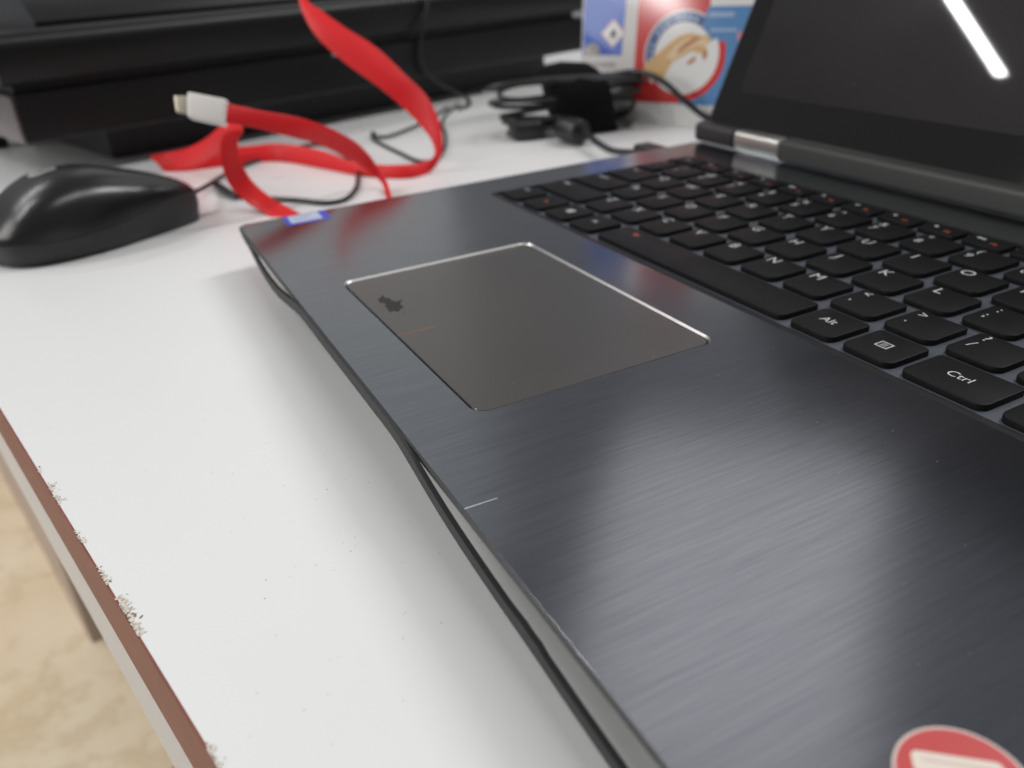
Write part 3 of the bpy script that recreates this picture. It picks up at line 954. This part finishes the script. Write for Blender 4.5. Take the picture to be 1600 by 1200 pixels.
dprofile('upper_body', -4, DL + 2, [(3, 40), (.5, 43), (-.5, 60), (.5, 64.5), (3, 67.5), (8, 69), (34, 69.5), (36, 66), (276, 66), (276, 40)], m_device)
dprofile('top_cover', 34, DL - 6, [(38, 65), (36, 72), (60, 91), (262, 91), (262, 65)], m_gloss)
dbox('base', 60, DL - 12, 40, 240, TT + .2, 5.2, m_matte, 1, 1)  # inset support, lengthened so its black stands in for shade underneath
for e in (8, DL - 30):
    for b in (175, 235):
        dbox('foot', e, e + 20, b, b + 18, TT + .2, 5.2, m_rubber, 1, 1)
dbox('front_mark', 225, 243, -1.9, -1.2, 31.4, 33.6, m_logo, .2, 1)
# cable hanging down its front
hp = [(672, -25), (667, 15), (660, 45), (656, 82), (662, 105), (676, 122), (697, 136), (717, 146)]
nd = -db
P0 = A_ + nd * 5
pts = [onplane(u, v, P0, nd) for u, v in hp]
pts += [onz(731, 154, TT + 1.4), onz(733, 164, TT + 1.4), onz(716, 170, TT + 1.4)]
bm = bmesh.new(); sweep(bm, spline(pts, 6), 1.5, 8)
tag(done('hanging_cable', bm, m_cable, None, 60), 'thin black cable hanging down the front of the black machine', 'cable')

# ------------------------------------------------------------------ carton
FB = onz(993, 193, TT)
fth = math.radians(30); LEAN = math.radians(8)
ff = Vector((math.cos(fth), math.sin(fth), 0)); fbk = Vector((-math.sin(fth), math.cos(fth), 0))
fu = (Vector((0, 0, math.cos(LEAN))) + fbk * math.sin(LEAN))
fn = ff.cross(fu).normalized()
if fn.dot(CV - FB) < 0: fn = -fn
bx_ = empty('carton', W(FB + fbk * 35))
tag(bx_, 'white, red and blue printed carton with a hand picture behind the charger', 'box')
def face(u, v):
    p = onplane(u, v, FB, fn) - FB
    return (p.dot(ff), p.dot(fu))
def fpt(s, t, lift=0.0): return FB + ff * s + fu * t + fn * lift
sL = face(909, 60)[0]; sR = sL + 205; HB = 175
bm = bmesh.new()
dpt = 80
lo = [fpt(sL, 0), fpt(sR, 0), fpt(sR, 0) + fbk * dpt, fpt(sL, 0) + fbk * dpt]
tp_ = fpt(sL, HB); back_top = dpt - 0.0
hi = [fpt(sL, HB), fpt(sR, HB)]
hi += [Vector((lo[2].x, lo[2].y, hi[0].z)), Vector((lo[3].x, lo[3].y, hi[0].z))]
loft(bm, [lo, hi])
bmesh.ops.bevel(bm, geom=list(bm.edges), offset=.0008, segments=2, profile=.5, affect='EDGES')
done('carton_body', bm, m_board, bx_, 40)
lay = [0]
def pr(name, pts, m, lift=None):
    """flat print on the carton front from face coordinates"""
    lay[0] += 1
    z = 0.05 + 0.012 * lay[0]
    bm = bmesh.new()
    a = [bm.verts.new(W(fpt(p[0], p[1], 0.0))) for p in pts]
    b = [bm.verts.new(W(fpt(p[0], p[1], z))) for p in pts]
    n = len(pts)
    for i in range(n):
        bm.faces.new((a[i], a[(i + 1) % n], b[(i + 1) % n], b[i]))
    bm.faces.new(b)
    bmesh.ops.triangulate(bm, faces=[f for f in bm.faces if len(f.verts) > 4])
    return done(name, bm, m, bx_)
def px(*L): return [face(u, v) for u, v in L]
def fdisc(c, r, n=44): return [(c[0] + r * math.cos(6.2832 * i / n), c[1] + r * math.sin(6.2832 * i / n)) for i in range(n)]
def farc(c, r0, r1, a0, a1, n=28):
    o = [(c[0] + r1 * math.cos(math.radians(a0 + (a1 - a0) * i / n)), c[1] + r1 * math.sin(math.radians(a0 + (a1 - a0) * i / n))) for i in range(n + 1)]
    return o + [(c[0] + r0 * math.cos(math.radians(a1 - (a1 - a0) * i / n)), c[1] + r0 * math.sin(math.radians(a1 - (a1 - a0) * i / n))) for i in range(n + 1)]
TOPV = HB - 3
# left panel
e1, e2 = face(913, 86), face(971, 88)
pr('blue_panel', [(sL + 1.2, e1[1]), (e2[0], e1[1]), (face(980, 20)[0] + 1.5, TOPV - 8), (sL + 1.2, TOPV - 8)], i_dblue)
dc = face(958, 52); dr = 9.6
pr('hazard_border', [(dc[0] - dr, dc[1]), (dc[0], dc[1] - dr), (dc[0] + dr, dc[1]), (dc[0], dc[1] + dr)], i_pink)
dr = 8.5
pr('hazard_field', [(dc[0] - dr, dc[1]), (dc[0], dc[1] - dr), (dc[0] + dr, dc[1]), (dc[0], dc[1] + dr)], i_white)
pr('flame', [(dc[0] - 2.2, dc[1] - 2.4), (dc[0] + 2.4, dc[1] - 2.4), (dc[0] + 2.9, dc[1] - .2), (dc[0] + 1.6, dc[1] + 1.6), (dc[0] + 1.2, dc[1] + .4), (dc[0] + .3, dc[1] + 3.6), (dc[0] - 1.2, dc[1] + 1.2), (dc[0] - 1.8, dc[1] + .2), (dc[0] - 2.6, dc[1] - .4)], i_black)
pr('flame_base', [(dc[0] - 2.6, dc[1] - 3.8), (dc[0] + 2.6, dc[1] - 3.8), (dc[0] + 2.6, dc[1] - 3.1), (dc[0] - 2.6, dc[1] - 3.1)], i_black)
pr('grey_corner', px((913, 75), (926, 66), (936, 72), (938, 87), (913, 88)), i_grey)
for q in range(9):
    g0 = face(918 + q * 5, 101)
    pr('small_print', [(g0[0], g0[1] - 1.5), (g0[0] + 1.7, g0[1] - 1.5), (g0[0] + 1.7, g0[1] + 1.5), (g0[0], g0[1] + 1.5)], i_grey)
# right panel
bt_ = face(1040, 161)[1]
xr0 = face(989, 130)[0]; xtop = face(1006, 0)[0]
xm = face(1098, 60)[0]
pr('red_panel', [(xr0, bt_), (face(1066, 160)[0], bt_), (xm + 8, bt_ + 40), (xm + 3, face(1100, 4)[1]), (xm, TOPV - 6), (xr0 + 1, TOPV - 6)], i_red)
pr('blue_panel', [(face(1058, 162)[0], bt_ - .6), (sR - 3, bt_ - .6), (sR - 3, face(1150, 9)[1]), (xm + 2, face(1150, 9)[1])], i_blue)
cc = face(1067, 86)
e_l, e_r, e_b = face(1008, 86), face(1118, 86), face(1063, 149)
rw = (cc[1] - e_b[1])
rw = max(rw, (e_r[0] - e_l[0]) / 2)
pr('red_ring', farc(cc, rw * .92, rw * 1.16, -118, 18), i_red)
pr('white_rim', farc(cc, rw * 1.04, rw * 1.09, 60, 222), i_white)
pr('navy_band', farc(cc, rw * .74, rw * 1.05, 58, 205), i_navy)
pr('white_disc', fdisc(cc, rw * .93) if 0 else farc(cc, 0.01, rw * .80, 25, 205) + farc(cc, 0.01, rw * .98, 205, 385)[:29], i_white)
for q in range(13):
    a0 = 68 + q * 10.4
    if q in (4, 8): continue
    pr('band_letter', farc(cc, rw * .86, rw * .95, a0, a0 + 6.2, 3), i_pale)
pr('hand', px((1003, 112), (1012, 96), (1030, 82), (1048, 66), (1062, 56), (1080, 51), (1097, 56), (1110, 55), (1111, 64), (1102, 72), (1106, 80), (1096, 84), (1082, 80), (1066, 88), (1050, 98), (1042, 112), (1036, 124), (1020, 122)), i_tan)
pr('hand_back', px((1040, 90), (1056, 72), (1074, 60), (1092, 60), (1108, 60), (1104, 72), (1088, 70), (1070, 80), (1052, 94)), i_tan2)
pr('finger_shadow', px((1058, 80), (1070, 68), (1086, 58), (1098, 59), (1088, 65), (1072, 75), (1060, 84)), i_brown)
pr('second_finger', px((1072, 100), (1080, 92), (1088, 87), (1086, 95), (1078, 101)), i_brown)
pr('second_finger', px((1098, 84), (1103, 78), (1106, 84), (1102, 93), (1098, 92)), i_brown)
for (u0, v0, u1, hgt) in ((1108, 23, 1148, 3.0), (1110, 47, 1152, 2.0)):
    a, b = face(u0, v0), face(u1, v0)
    pr('text_line', [(a[0], a[1] - hgt / 2), (b[0], a[1] - hgt / 2), (b[0], a[1] + hgt / 2), (a[0], a[1] + hgt / 2)], i_pale)
c2 = face(1160, 57)
pr('red_dot', fdisc(c2, 3.4, 18), i_pink)
